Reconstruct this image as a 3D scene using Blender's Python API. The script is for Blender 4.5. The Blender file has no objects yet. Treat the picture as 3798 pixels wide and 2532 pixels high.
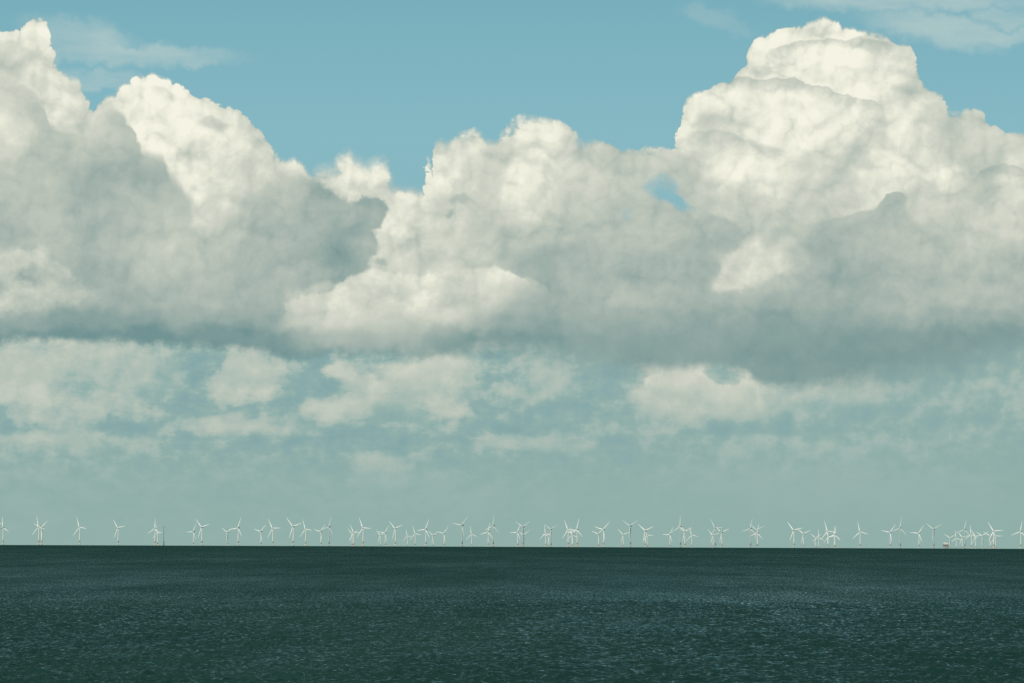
import bpy, math, random
import numpy as np
from mathutils import Vector, Matrix

SC = bpy.context.scene
COL = SC.collection
rad = math.radians

# ------------------------------------------------------------------ viewing geometry (metres)
EYE = 15.0                     # height of the viewer above the sea
RE = 6371000.0                 # radius of the earth: the sea surface is really curved
F_SRC = 14000.0                # focal length in pixels of the 3798 px wide photograph
PITCH = 2.989
ROLL = 0.219

cam = bpy.data.cameras.new("camera")
cam.sensor_width = 36.0
cam.lens = 36.0 * F_SRC / 3798.0
cam.clip_start = 1.0
cam.clip_end = 400000.0
cam_o = bpy.data.objects.new("camera", cam)
COL.objects.link(cam_o)
cam_o.location = (0, 0, EYE)
cam_o.rotation_mode = 'QUATERNION'
cam_o.rotation_quaternion = (Matrix.Rotation(rad(90 + PITCH), 4, 'X') @ Matrix.Rotation(rad(ROLL), 4, 'Z')).to_quaternion()
SC.camera = cam_o
SC.render.resolution_x, SC.render.resolution_y = 1024, 683

SC.view_settings.view_transform = 'Standard'
SC.view_settings.look = 'None'
SC.view_settings.exposure = 0.0
SC.view_settings.gamma = 1.0
SC.view_settings.use_curve_mapping = False
SC.cycles.use_denoising = False
SC.cycles.max_bounces = 4
SC.cycles.use_adaptive_sampling = False

# ------------------------------------------------------------------ sun
SUN_EL, SUN_AZ = 33.0, 216.0   # azimuth clockwise from the view direction (+Y): behind the viewer, to the left
to_sun = Vector((math.sin(rad(SUN_AZ)) * math.cos(rad(SUN_EL)), math.cos(rad(SUN_AZ)) * math.cos(rad(SUN_EL)), math.sin(rad(SUN_EL))))
sun = bpy.data.lights.new("sun", 'SUN')
sun.energy = 3.6
sun.angle = rad(0.5)
sun.color = (1.0, 0.96, 0.88)
sun_o = bpy.data.objects.new("sun", sun)
COL.objects.link(sun_o)
sun_o.rotation_euler = to_sun.to_track_quat('Z', 'Y').to_euler()
sun_o.location = (0, 0, 500)

# ------------------------------------------------------------------ node helpers
class NB:
    def __init__(self, tree):
        self.t = tree
    def new(self, kind, **kw):
        n = self.t.nodes.new(kind)
        for k, v in kw.items():
            setattr(n, k, v)
        return n
    def put(self, sock, v):
        if isinstance(v, bpy.types.NodeSocket):
            self.t.links.new(v, sock)
        elif v is not None:
            sock.default_value = v
    def m(self, op, a, b=None, c=None, clamp=False):
        n = self.new('ShaderNodeMath', operation=op, use_clamp=clamp)
        self.put(n.inputs[0], a); self.put(n.inputs[1], b); self.put(n.inputs[2], c)
        return n.outputs[0]
    def v(self, op, a, b=None, scale=None):
        n = self.new('ShaderNodeVectorMath', operation=op)
        self.put(n.inputs[0], a); self.put(n.inputs[1], b)
        if scale is not None:
            self.put(n.inputs['Scale'], scale)
        return n.outputs['Value'] if op in ('LENGTH', 'DOT_PRODUCT', 'DISTANCE') else n.outputs[0]
    def xyz(self, x, y, z=0.0):
        n = self.new('ShaderNodeCombineXYZ')
        self.put(n.inputs[0], x); self.put(n.inputs[1], y); self.put(n.inputs[2], z)
        return n.outputs[0]
    def sep(self, v):
        n = self.new('ShaderNodeSeparateXYZ')
        self.put(n.inputs[0], v)
        return n.outputs
    def noise(self, p, scale, detail=4.0, rough=0.55, dims='2D', color=False):
        n = self.new('ShaderNodeTexNoise', noise_dimensions=dims)
        self.put(n.inputs['Vector'], p)
        n.inputs['Scale'].default_value = scale
        n.inputs['Detail'].default_value = detail
        n.inputs['Roughness'].default_value = rough
        return n.outputs['Color' if color else 'Fac']
    def voro(self, p, scale):
        n = self.new('ShaderNodeTexVoronoi', voronoi_dimensions='2D', feature='F1')
        self.put(n.inputs['Vector'], p)
        n.inputs['Scale'].default_value = scale
        return n.outputs['Distance']
    def smooth(self, x, lo, hi):
        n = self.new('ShaderNodeMapRange', interpolation_type='SMOOTHSTEP')
        self.put(n.inputs['Value'], x)
        self.put(n.inputs['From Min'], lo); self.put(n.inputs['From Max'], hi)
        return n.outputs[0]
    def remap(self, x, a, b, c, d, clamp=True):
        n = self.new('ShaderNodeMapRange', clamp=clamp)
        for i, q in enumerate((x, a, b, c, d)):
            self.put(n.inputs[i], q)
        return n.outputs[0]
    def curve(self, x, pts, vector=False):
        """piecewise curve through pts, any ranges"""
        xs = [p[0] for p in pts]; ys = [p[1] for p in pts]
        x0, x1, y0, y1 = min(xs), max(xs), min(ys), max(ys)
        if y1 - y0 < 1e-6: y1 = y0 + 1e-3
        u = self.remap(x, x0, x1, 0.0, 1.0)
        n = self.new('ShaderNodeFloatCurve')
        c = n.mapping.curves[0]
        pp = sorted(((a - x0) / (x1 - x0), (b - y0) / (y1 - y0)) for a, b in pts)
        c.points[0].location = pp[0]; c.points[1].location = pp[-1]
        for a, b in pp[1:-1]:
            c.points.new(a, b)
        for q in c.points:
            q.handle_type = 'VECTOR' if vector else 'AUTO_CLAMPED'
        n.mapping.update()
        self.put(n.inputs['Value'], u)
        return self.m('MULTIPLY_ADD', n.outputs[0], y1 - y0, y0)
    def blob(self, p, cx, cy, rx, ry, rot=0.0):
        n = self.new('ShaderNodeMapping', vector_type='TEXTURE')
        self.put(n.inputs['Vector'], p)
        n.inputs['Location'].default_value = (cx, cy, 0)
        n.inputs['Rotation'].default_value = (0, 0, rad(rot))
        n.inputs['Scale'].default_value = (rx, ry, 1)
        g = self.new('ShaderNodeTexGradient', gradient_type='SPHERICAL')
        self.put(g.inputs['Vector'], n.outputs[0])
        return g.outputs['Fac']
    def mix(self, f, a, b):
        n = self.new('ShaderNodeMix', data_type='FLOAT')
        self.put(n.inputs[0], f); self.put(n.inputs[2], a); self.put(n.inputs[3], b)
        return n.outputs[0]
    def mixc(self, f, a, b, blend='MIX'):
        n = self.new('ShaderNodeMix', data_type='RGBA', blend_type=blend)
        self.put(n.inputs[0], f); self.put(n.inputs[6], a); self.put(n.inputs[7], b)
        return n.outputs[2]

def lin(r, g, b):
    f = lambda c: c / 12.92 if c <= 0.04045 else ((c + 0.055) / 1.055) ** 2.4
    return (f(r / 255), f(g / 255), f(b / 255), 1.0)

def ramp(nb, fac, stops, ease='LINEAR'):
    n = nb.new('ShaderNodeValToRGB')
    cr = n.color_ramp
    cr.interpolation = ease
    while len(cr.elements) > 1:
        cr.elements.remove(cr.elements[0])
    cr.elements[0].position = stops[0][0]; cr.elements[0].color = stops[0][1]
    for p, c in stops[1:]:
        e = cr.elements.new(p); e.color = c
    nb.put(n.inputs[0], fac)
    return n.outputs[0]

# ------------------------------------------------------------------ sky: Nishita air with banks of cumulus
# The clouds stand in the world by azimuth and elevation, all round the horizon.
world = bpy.data.worlds.new("World")
SC.world = world
world.use_nodes = True
wt = world.node_tree
wt.nodes.clear()
B = NB(wt)
SKY_STRENGTH = 0.1

def build_sky():
    tc = B.new('ShaderNodeTexCoord')
    d = B.v('NORMALIZE', tc.outputs['Generated'])
    dx, dy, dz = B.sep(d)
    az = B.m('ARCTAN2', dx, dy)
    hyp = B.m('SQRT', B.m('ADD', B.m('MULTIPLY', dx, dx), B.m('MULTIPLY', dy, dy)))
    el = B.m('ARCTAN2', dz, hyp)
    # hundredths of the photograph's display units per radian: 86.7 per radian, x to the right, y downwards
    xr = B.m('MULTIPLY_ADD', az, 86.95, 11.76)
    x = B.m('PINGPONG', B.m('ADD', xr, 47.04), 23.52)      # the bank runs on round the horizon
    y = B.m('SUBTRACT', B.m('MULTIPLY_ADD', x, 0.00383, 12.322), B.m('MULTIPLY', el, 86.7))
    P = B.xyz(x, y, 0.0)

    def billow(p):
        w = B.v('SUBTRACT', B.noise(p, 1.1, 3.0, 0.5, color=True), (0.5, 0.5, 0.5))
        q = B.v('ADD', p, B.v('SCALE', w, scale=0.62))
        w2 = B.v('SUBTRACT', B.noise(p, 6.0, 2.0, 0.5, color=True), (0.5, 0.5, 0.5))
        q = B.v('ADD', q, B.v('SCALE', w2, scale=0.10))
        tot = None
        for s, a in ((1.1, 0.5), (2.8, 0.26)):
            v = B.voro(q, s)
            h = B.m('MULTIPLY', B.m('SUBTRACT', 1.0, B.m('MULTIPLY', v, v)), a)
            tot = h if tot is None else B.m('ADD', tot, h)
        return tot, q
    HC, Q = billow(P)
    H2, _ = billow(B.v('ADD', P, (-0.12, -0.22, 0)))
    H = HC
    for sc_, am_ in ((5.5, 0.17), (11.0, 0.09)):
        v_ = B.voro(Q, sc_)
        H = B.m('MULTIPLY_ADD', B.m('SUBTRACT', 1.0, B.m('MULTIPLY', v_, v_)), am_, H)
    QF = B.v('ADD', Q, (-0.035, -0.07, 0))
    LF = None
    for sc_, am_ in ((5.5, 0.10), (11.0, 0.02)):
        va, vb = B.voro(Q, sc_), B.voro(QF, sc_)
        t_ = B.m('MULTIPLY', B.m('SUBTRACT', B.m('MULTIPLY', vb, vb), B.m('MULTIPLY', va, va)), am_)
        LF = t_ if LF is None else B.m('ADD', LF, t_)
    LIT = B.m('ADD', LF, B.m('SUBTRACT', HC, H2))                      # relief turned towards or away from the sun
    FB = B.m('SUBTRACT', B.noise(P, 0.9, 8.0, 0.6), 0.5)
    FB2 = B.m('SUBTRACT', B.noise(B.v('ADD', P, (31.0, 7.0, 0)), 2.6, 7.0, 0.62), 0.5)
    SOFT = B.m('SUBTRACT', B.noise(B.v('ADD', P, (5.0, 17.0, 0)), 0.45, 5.0, 0.5), 0.5)
    wq = B.v('SUBTRACT', B.noise(P, 1.6, 6.0, 0.6, color=True), (0.5, 0.5, 0.5))
    PW = B.v('ADD', P, B.v('SCALE', wq, scale=0.55))  # torn outlines for the blobs
    PS = B.v('ADD', P, B.v('SCALE', wq, scale=1.1))

    # ---- clear air
    sky = B.new('ShaderNodeTexSky', sky_type='NISHITA')
    sky.sun_disc = False
    sky.sun_elevation = rad(SUN_EL)
    sky.sun_rotation = rad(SUN_AZ)
    sky.altitude = 0.0
    sky.air_density = 1.0; sky.dust_density = 0.6; sky.ozone_density = 1.5
    nish = B.v('SCALE', sky.outputs[0], scale=SKY_STRENGTH)
    clear = ramp(B, B.remap(y, -60.0, 12.5, 0.0, 1.0), [
        (0.0, lin(22, 58, 62)), (0.45, lin(38, 86, 90)), (0.70, lin(74, 130, 140)), (0.8276, lin(117, 173, 186)), (0.87, lin(130, 183, 194)),
        (0.94, lin(136, 178, 184)), (0.965, lin(141, 176, 173)), (0.985, lin(133, 168, 163)), (1.0, lin(130, 165, 160))])
    air = B.mixc(0.06, clear, nish)

    state = {'tone': None, 'a': None}
    def comp(mask, tone):
        if state['tone'] is None:
            state['tone'], state['a'] = tone, mask
        else:
            state['tone'] = B.mix(mask, state['tone'], tone)
            state['a'] = B.m('SUBTRACT', 1.0, B.m('MULTIPLY', B.m('SUBTRACT', 1.0, state['a']), B.m('SUBTRACT', 1.0, mask)))
    def patch(blobs, tone, lo=0.25, hi=0.5, p=None, lit=0.2, gain=1.0, tn=0.08):
        """a body made of overlapping ellipses (display pixels)"""
        tot = None
        for b in blobs:
            cx, cy, rx, ry = b[:4]; rot = b[4] if len(b) > 4 else 0.0
            g = B.blob(PW if p is None else p, cx / 100, cy / 100, rx / 100, ry / 100, rot)
            tot = g if tot is None else B.m('ADD', tot, g)
        tot = B.m('MULTIPLY_ADD', FB2, 0.25, B.m('MULTIPLY_ADD', FB, 0.2, tot))
        mask = B.smooth(tot, lo, hi)
        if gain != 1.0:
            mask = B.m('MULTIPLY', mask, gain)
        if isinstance(tone, (tuple, list)):      # tone by height: (y0, t0, y1, t1)
            tone = B.remap(y, tone[0] / 100, tone[2] / 100, tone[1], tone[3])
        t = B.m('MULTIPLY_ADD', LIT, lit, tone)
        t = B.m('MULTIPLY_ADD', FB, tn, t)
        comp(mask, t)
    def shade(blobs, p=None):
        """soft change of tone of what is already there: (cx, cy, rx, ry, rot, amount)"""
        acc = state['tone']
        for cx, cy, rx, ry, rot, amt in blobs:
            g = B.blob(PS if p is None else p, cx / 100, cy / 100, rx / 100, ry / 100, rot)
            g = B.smooth(g, 0.0, 1.0)
            acc = B.m('MULTIPLY_ADD', g, amt, acc)
        state['tone'] = acc

    # ---- high thin cloud
    ps = B.v('MULTIPLY', P, (0.4, 1.5, 1))
    st = B.noise(ps, 1.2, 7.0, 0.6)
    cir = None
    for cx, cy, rx, ry, rot, g in ((2050, 0, 420, 46, 2, 1.0), (2150, 75, 240, 50, 10, 1.0), (2310, 55, 110, 34, 10, .9), (1650, 50, 110, 34, 22, .35),
                                   (2310, 98, 260, 26, 3, 1.0), (2340, 10, 130, 40, 5, .8),
                                   (280, 134, 340, 34, 1, 1.0), (170, 95, 170, 60, 8, .95), (200, 190, 160, 34, 0, .7)):
        b = B.m('MULTIPLY', B.smooth(B.blob(PW, cx / 100, cy / 100, rx / 100, ry / 100, rot), 0.0, 0.6), g)
        cir = b if cir is None else B.m('MAXIMUM', cir, b)
    cir = B.m('MULTIPLY', cir, B.remap(st, 0.25, 0.60, 0.40, 1.0))
    cirrus = B.m('MULTIPLY', cir, 0.68)

    # ---- clouds high above the frame, broken
    hi_n = B.noise(B.v('MULTIPLY', P, (0.25, 0.5, 1)), 0.5, 7.0, 0.6)
    hi_m = B.m('MULTIPLY', B.smooth(hi_n, 0.52, 0.66), B.remap(y, -6.0, -1.5, 1.0, 0.0))
    comp(B.m('MULTIPLY', hi_m, 0.75), B.m('MULTIPLY_ADD', FB, 0.3, 0.62))

    # ---- broad light and dark of the bank: rows of tone by height, (x, tone) in display pixels
    wm = B.v('SUBTRACT', B.noise(B.v('ADD', P, (61.0, 3.0, 0)), 0.8, 7.0, 0.58, color=True), (0.5, 0.5, 0.5))
    PM = B.v('ADD', P, B.v('MULTIPLY', wm, (1.15, 1.15, 0)))
    mx, my, _ = B.sep(PM)
    def rows(data, xx, yy):
        val, prev = None, None
        for yr, pts in data:
            pts = [(p[0] / 100, p[1]) for p in pts]
            r = B.curve(xx, pts) if len(pts) > 1 else pts[0][1]
            val = r if val is None else B.mix(B.smooth(yy, prev / 100, yr / 100), val, r)
            prev = yr
        return val
    TA = rows([
        (100, [(0, .86), (75, .95), (120, .88), (200, .85), (1700, .9), (1800, .98), (1900, .98), (2000, .92), (2080, .85), (2352, .85)]),
        (200, [(0, .80), (100, .86), (170, .83), (230, .88), (340, .98), (430, .93), (500, .87), (1200, .88), (1560, .88), (1640, .94), (1750, .94), (1850, .92), (1940, .97), (2050, .92), (2150, .80), (2352, .8)]),
        (300, [(0, .8), (150, .86), (200, .82), (280, .92), (350, 1.0), (450, .97), (540, .88), (600, .80), (760, .85), (1000, .86), (1100, .86), (1220, .94), (1330, .83), (1400, .79), (1560, .88), (1640, .84), (1720, .93), (1820, 1.0), (1900, .92), (2000, .94), (2100, .87), (2200, .78), (2352, .78)]),
        (400, [(0, .8), (300, .85), (450, .95), (550, .90), (640, .86), (760, .87), (850, .92), (900, .86), (1000, .93), (1100, .80), (1190, .90), (1300, .79), (1400, .74), (1500, .74), (1600, .78), (1700, .93), (1800, .86), (1900, .79), (2000, .88), (2100, .93), (2200, .84), (2260, .68), (2320, .84), (2400, .84)]),
        (500, [(0, .6), (300, .7), (450, .86), (520, .82), (600, .7), (900, .90), (1000, .81), (1100, .73), (1200, .82), (1300, .74), (1400, .67), (1500, .66), (1600, .68), (1700, .75), (1800, .77), (1900, .74), (2000, .79), (2100, .76), (2200, .74), (2300, .84), (2400, .8)]),
        (600, [(0, .6), (200, .52), (300, .6), (400, .63), (500, .56), (600, .52), (800, .60), (860, .76), (950, .83), (1050, .77), (1150, .68), (1200, .6), (1300, .54), (1400, .58), (1500, .50), (1600, .54), (1700, .80), (1800, .74), (1900, .58), (2000, .55), (2100, .6), (2200, .65), (2300, .72), (2400, .7)]),
        (690, [(0, 0.660), (100, 0.640), (200, 0.540), (300, 0.510), (400, 0.540), (500, 0.540), (600, 0.540), (680, 0.740), (760, 0.780), (950, 0.780), (1050, 0.760), (1150, 0.620), (1250, 0.500), (1350, 0.520), (1450, 0.590), (1600, 0.520), (1700, 0.540), (1800, 0.490), (1900, 0.500), (2000, 0.490), (2100, 0.540), (2200, 0.600), (2352, 0.590)]),
        (735, [(0, 0.420), (200, 0.400), (400, 0.440), (600, 0.480), (700, 0.660), (800, 0.700), (900, 0.700), (1050, 0.640), (1120, 0.500), (1250, 0.420), (1400, 0.460), (1600, 0.440), (1800, 0.420), (2000, 0.420), (2200, 0.480), (2352, 0.440)]),
        (775, [(0, 0.260), (300, 0.260), (500, 0.280), (600, 0.300), (700, 0.460), (800, 0.540), (900, 0.540), (980, 0.460), (1060, 0.340), (1200, 0.300), (1400, 0.400), (1600, 0.400), (1800, 0.370), (2000, 0.340), (2200, 0.330), (2352, 0.300)]),
        (830, [(0, 0.260), (600, 0.240), (900, 0.280), (1100, 0.300), (1400, 0.380), (1600, 0.370), (1800, 0.320), (2000, 0.310), (2200, 0.340), (2352, 0.380)]),
    ], mx, my)
    TB = rows([
        (220, [(0, 0.770), (60, 0.710), (150, 0.710), (230, 0.730), (350, 0.750), (2352, 0.730)]),
        (300, [(0, 0.870), (50, 0.790), (110, 0.630), (160, 0.650), (210, 0.770), (260, 0.710), (310, 0.610), (2352, 0.630)]),
        (400, [(0, 0.710), (100, 0.630), (200, 0.550), (300, 0.490), (400, 0.550), (560, 0.630), (610, 0.690), (680, 0.650), (730, 0.450), (850, 0.470), (1600, 0.630), (2060, 0.530), (2352, 0.630)]),
        (500, [(0, 0.530), (100, 0.610), (200, 0.530), (300, 0.590), (400, 0.650), (530, 0.550), (600, 0.550), (700, 0.490), (800, 0.430), (880, 0.430), (1500, 0.650), (1600, 0.550), (1700, 0.630), (1830, 0.650), (1900, 0.590), (2060, 0.530), (2120, 0.670), (2352, 0.730)]),
        (600, [(0, 0.530), (200, 0.530), (300, 0.630), (400, 0.650), (500, 0.560), (600, 0.510), (700, 0.480), (780, 0.400), (860, 0.480), (1500, 0.530), (1600, 0.480), (1680, 0.530), (1800, 0.630), (1900, 0.510), (2000, 0.530), (2100, 0.590), (2200, 0.650), (2352, 0.690)]),
        (700, [(0, 0.510), (600, 0.510), (1300, 0.490), (2000, 0.490), (2352, 0.530)]),
    ], mx, my)

    mask = None
    inner = None
    def edge(pts, soft, bil, fb, fb2, vector=True):
        pts = [(a / 100, b / 100) for a, b in pts]
        sg = []
        for i in range(len(pts)):
            p0, p1 = pts[max(i - 1, 0)], pts[min(i + 1, len(pts) - 1)]
            sg.append((pts[i][0], max(-1.0, min(1.0, -1.3 * (p1[1] - p0[1]) / (p1[0] - p0[0])))))
        if pts[0][0] > -0.5:
            pts = [(pts[0][0] - .7, 17.0), (pts[0][0] - .4, pts[0][1] + 1.6)] + pts
        if pts[-1][0] < 24.0:
            pts = pts + [(pts[-1][0] + .4, pts[-1][1] + 1.6), (pts[-1][0] + .7, 17.0)]
        xw = B.m('MULTIPLY_ADD', FB, fb * 0.8, B.m('MULTIPLY_ADD', FB2, fb2 * 1.2, x))
        xw = B.m('MULTIPLY_ADD', B.m('MULTIPLY', B.curve(x, sg), B.m('SUBTRACT', H, 0.87)), bil * 1.2, xw)
        top = B.curve(xw, pts, vector)
        yy = B.m('MULTIPLY_ADD', B.m('SUBTRACT', H, 0.87), bil, y)
        yy = B.m('MULTIPLY_ADD', FB, fb, yy)
        yy = B.m('MULTIPLY_ADD', FB2, fb2, yy)
        return B.m('SUBTRACT', yy, top)
    def outline(pts, soft=0.06, bil=0.45, fb=0.16, fb2=0.10):
        nonlocal mask, inner
        dep = edge(pts, soft, bil, fb, fb2)
        mk = B.smooth(dep, 0.0, B.m('MULTIPLY', B.remap(SOFT, -.08, .14, .7, 3.6), soft))
        mask = mk if mask is None else B.m('MAXIMUM', mask, mk)
        inner = dep if inner is None else B.m('MAXIMUM', inner, dep)
        return dep
    def lobe(pts, amt, reach, soft=0.05, bil=0.30, fb=0.12, fb2=0.06):
        """edge of a nearer lobe: a darker rim that recovers below"""
        nonlocal TA
        dep = edge(pts, soft, bil, fb, fb2)
        xa, xb = pts[0][0] / 100, pts[-1][0] / 100
        win = B.m('MULTIPLY', B.smooth(x, xa + .1, xa + .5), B.smooth(x, xb - .1, xb - .5)) if xb < 24 else B.smooth(x, xa + .1, xa + .4)
        g = B.m('MULTIPLY', win, B.m('MULTIPLY', B.smooth(dep, 0.0, soft), B.smooth(dep, reach, 0.0)))
        g2 = B.m('MULTIPLY', win, B.m('MULTIPLY', B.smooth(dep, -0.5, 0.0), B.smooth(dep, 0.03, 0.0)))
        TA = B.m('MULTIPLY_ADD', g2, amt * -0.15, B.m('MULTIPLY_ADD', g, amt, TA))

    outline([(-80, 90), (0, 82), (35, 80), (52, 60), (72, 50), (100, 52), (114, 95), (124, 142), (150, 172), (182, 182), (198, 215), (225, 265), (260, 300)], bil=.36)
    outline([(190, 280), (212, 236), (262, 208), (305, 178), (345, 166), (368, 178), (420, 206), (470, 224), (508, 246), (545, 252), (570, 278), (596, 296), (612, 330), (640, 360), (672, 362), (710, 380), (760, 420), (800, 520)], bil=.40)
    outline([(700, 400), (715, 372), (762, 366), (780, 345), (797, 330), (815, 348), (842, 362), (880, 350), (893, 372), (903, 400), (935, 415), (968, 425), (982, 385), (978, 330), (992, 306),
             (1030, 308), (1062, 294), (1090, 292), (1112, 308), (1140, 312), (1160, 285), (1190, 262), (1215, 254), (1250, 264), (1285, 276), (1310, 292), (1345, 312), (1390, 320), (1420, 336), (1460, 342), (1500, 334), (1550, 344), (1600, 350)],
            soft=.13, bil=.26, fb=.24, fb2=.26)
    outline([(1530, 380), (1548, 345), (1556, 300), (1556, 262), (1566, 230), (1590, 216), (1622, 206), (1645, 198), (1676, 166), (1702, 142), (1712, 112), (1726, 96), (1762, 80), (1795, 68), (1830, 57), (1862, 46), (1895, 38),
             (1922, 44), (1945, 60), (1972, 70), (2005, 72), (2040, 82), (2064, 104), (2096, 112), (2104, 148), (2122, 184), (2148, 206), (2172, 218), (2180, 254), (2208, 262), (2238, 252), (2262, 268), (2280, 292), (2310, 304), (2352, 310), (2450, 330)],
            bil=.32, fb=.12, fb2=.07)
    outline([(-80, 400), (300, 400), (500, 420), (700, 440), (1000, 460), (1300, 420), (1500, 470), (1700, 470), (2450, 470)], soft=.8)
    # thin rims of the silhouettes let the blue through and are less bright
    lobe([(1735, 200), (1747, 152), (1768, 120), (1820, 96), (1870, 84), (1905, 82), (1942, 94), (1986, 86), (2030, 92), (2060, 108), (2085, 160)], -.13, .40)
    lobe([(1600, 200), (1630, 186), (1662, 172), (1712, 168), (1764, 180), (1800, 176), (1828, 178), (1864, 196), (1903, 198), (1942, 216), (1990, 232), (2050, 236)], -.15, .50)
    lobe([(1560, 318), (1600, 296), (1640, 288), (1680, 298), (1722, 314), (1764, 330), (1830, 345)], -.13, .65, soft=.12)
    lobe([(1870, 400), (1900, 380), (1940, 378), (1990, 400)], -.09, .6, soft=.15)
    lobe([(2215, 470), (2226, 425), (2248, 396), (2275, 384), (2307, 380), (2352, 392), (2450, 420)], -.12, .4)
    lobe([(300, 215), (330, 196), (370, 200), (400, 222), (430, 250)], -.12, .35, soft=.1)
    lobe([(425, 310), (440, 275), (480, 262), (520, 280), (560, 300)], -.12, .45, soft=.1)
    lobe([(1090, 330), (1140, 318), (1200, 330), (1260, 360), (1300, 400)], -.09, .6, soft=.3)
    lobe([(950, 470), (990, 440), (1060, 440), (1090, 480)], -.04, .6, soft=.3)
    TA = B.m('ADD', TA, B.m('MULTIPLY', B.m('MAXIMUM', -0.08, B.m('SUBTRACT', TA, 0.86)), 0.40))
    bright = B.smooth(TA, 0.45, 0.95)
    toneA = B.m('MULTIPLY_ADD', LIT, B.m('MULTIPLY_ADD', bright, 0.26, 0.08), B.m('SUBTRACT', TA, B.m('MULTIPLY', bright, 0.045)))
    toneA = B.m('ADD', toneA, B.m('MULTIPLY', B.smooth(inner, 0.22, 0.0), -0.07))
    toneA = B.m('MULTIPLY_ADD', B.m('MULTIPLY', B.m('SUBTRACT', HC, 0.62), bright), 0.20, toneA)
    comp(mask, toneA)
    def window(xa, xb, ra=.3, rb=.3, ylow=None, yr=.5):
        xv = B.m('MULTIPLY_ADD', FB2, .4, B.m('MULTIPLY_ADD', FB, .5, x))
        w = B.m('MULTIPLY', B.smooth(xv, xa / 100, xa / 100 + ra), B.smooth(xv, xb / 100, xb / 100 - rb))
        if ylow is not None:
            w = B.m('MULTIPLY', w, B.smooth(B.m('MULTIPLY_ADD', FB2, .4, B.m('MULTIPLY_ADD', FB, .5, y)), ylow / 100, ylow / 100 - yr))
        return w
    # crisp fronts of the shadowed clouds
    def front(mk, k=1.0):
        comp(B.m('MULTIPLY', mk, k) if k != 1.0 else mk, B.m('MULTIPLY_ADD', LIT, 0.16, TB))
    d = edge([(-80, 215), (0, 200), (43, 196), (82, 222), (97, 250), (107, 285), (130, 300), (182, 306), (205, 290), (217, 262), (248, 248), (278, 258), (300, 284), (308, 315), (325, 340), (369, 345), (384, 380), (413, 406), (440, 448), (456, 540), (480, 640), (600, 760)],
             .07, .26, .16, .08)
    front(B.m('MULTIPLY', B.smooth(d, 0.0, B.remap(x, 2.6, 4.4, 0.14, 0.6)), B.smooth(y, 7.2, 5.6)))
    def bm(blobs, lo, hi, p=PW):
        tot = None
        for b in blobs:
            g = B.blob(p, b[0] / 100, b[1] / 100, b[2] / 100, b[3] / 100, b[4] if len(b) > 4 else 0.0)
            tot = g if tot is None else B.m('ADD', tot, g)
        return B.smooth(B.m('MULTIPLY_ADD', FB2, 0.22, B.m('MULTIPLY_ADD', FB, 0.2, tot)), lo, hi)
    patch([(505, 400, 90, 130, 10), (545, 360, 80, 90), (500, 480, 60, 70)], (330, .90, 540, .74), lo=.15, hi=.95, gain=.85, tn=.25)
    dark = bm([(655, 480, 120, 130), (635, 550, 84, 100), (720, 520, 120, 120), (790, 530, 110, 90), (855, 482, 56, 44, 20), (720, 600, 140, 90), (630, 622, 96, 66), (790, 580, 90, 80)], .22, B.remap(x, 5.4, 7.4, 0.50, 0.52))
    front(dark, .95)
    front(bm([(1055, 460, 34, 26), (1030, 495, 26, 16)], .22, .8), .75)
    front(bm([(870, 608, 36, 20)], .3, .8), .7)
    front(bm([(1590, 570, 130, 100), (1660, 535, 90, 50), (1540, 620, 130, 90), (1480, 570, 100, 80)], .20, B.remap(x, 15.6, 16.8, 1.0, 0.55)))
    front(bm([(2060, 468, 40, 38), (2020, 500, 60, 40), (1930, 530, 100, 50, -15), (1880, 570, 90, 50), (2060, 570, 130, 90), (1960, 620, 200, 90)], .24, B.remap(y, 4.4, 6.0, 0.45, 1.3)), .85)
    d = edge([(1790, 600), (1812, 545), (1822, 530), (1836, 534), (1856, 522), (1877, 513), (1912, 501), (1940, 500), (1977, 487), (2012, 484), (2026, 462), (2036, 446), (2064, 441), (2080, 452), (2090, 478), (2100, 486), (2108, 500), (2140, 540), (2200, 600)],
             .06, .14, .12, .08)
    front(B.m('MULTIPLY', window(1790, 2220, .3, .9, 720, 1.4), B.smooth(d, 0.0, B.remap(x, 20.4, 21.4, .07, .6))), .85)
    d = edge([(1480, 590), (1540, 552), (1600, 530), (1645, 512), (1680, 506), (1704, 514), (1718, 532), (1724, 556)], .06, .14, .12, .08)
    front(B.m('MULTIPLY', B.m('MULTIPLY', B.smooth(d, 0.0, .12), window(1470, 1735, .6, .1, 700, 1.2)), B.smooth(B.m('SUBTRACT', B.m('MULTIPLY_ADD', FB, .5, B.m('MULTIPLY', B.m('SUBTRACT', 22.4, y), 1.0)), x), -0.15, 0.35)), .6)
    patch([(1700, 610, 90, 46, -45), (1665, 652, 60, 40, 0), (1755, 580, 80, 60), (1720, 640, 70, 40), (1800, 555, 90, 60), (1820, 500, 90, 50), (1790, 620, 80, 30)], (500, .74, 680, .82), lo=.15, hi=1.15, gain=.78, tn=.35)
    # lower bright cloud in the middle
    d = edge([(650, 690), (700, 668), (750, 660), (775, 642), (800, 622), (870, 612), (930, 628), (1000, 622), (1060, 610), (1134, 606), (1180, 620), (1256, 650)], .1, .26, .16, .10)
    low = B.curve(B.m('MULTIPLY_ADD', FB, .5, x), [(6.2, 7.1), (7.0, 7.5), (8.5, 7.7), (10.0, 7.85), (11.0, 7.4), (12.0, 6.9), (12.8, 6.5)])
    mk = B.m('MULTIPLY', B.smooth(d, 0.0, .12), B.smooth(B.m('SUBTRACT', low, B.m('MULTIPLY_ADD', FB, .4, y)), -0.3, 0.9))
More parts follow.
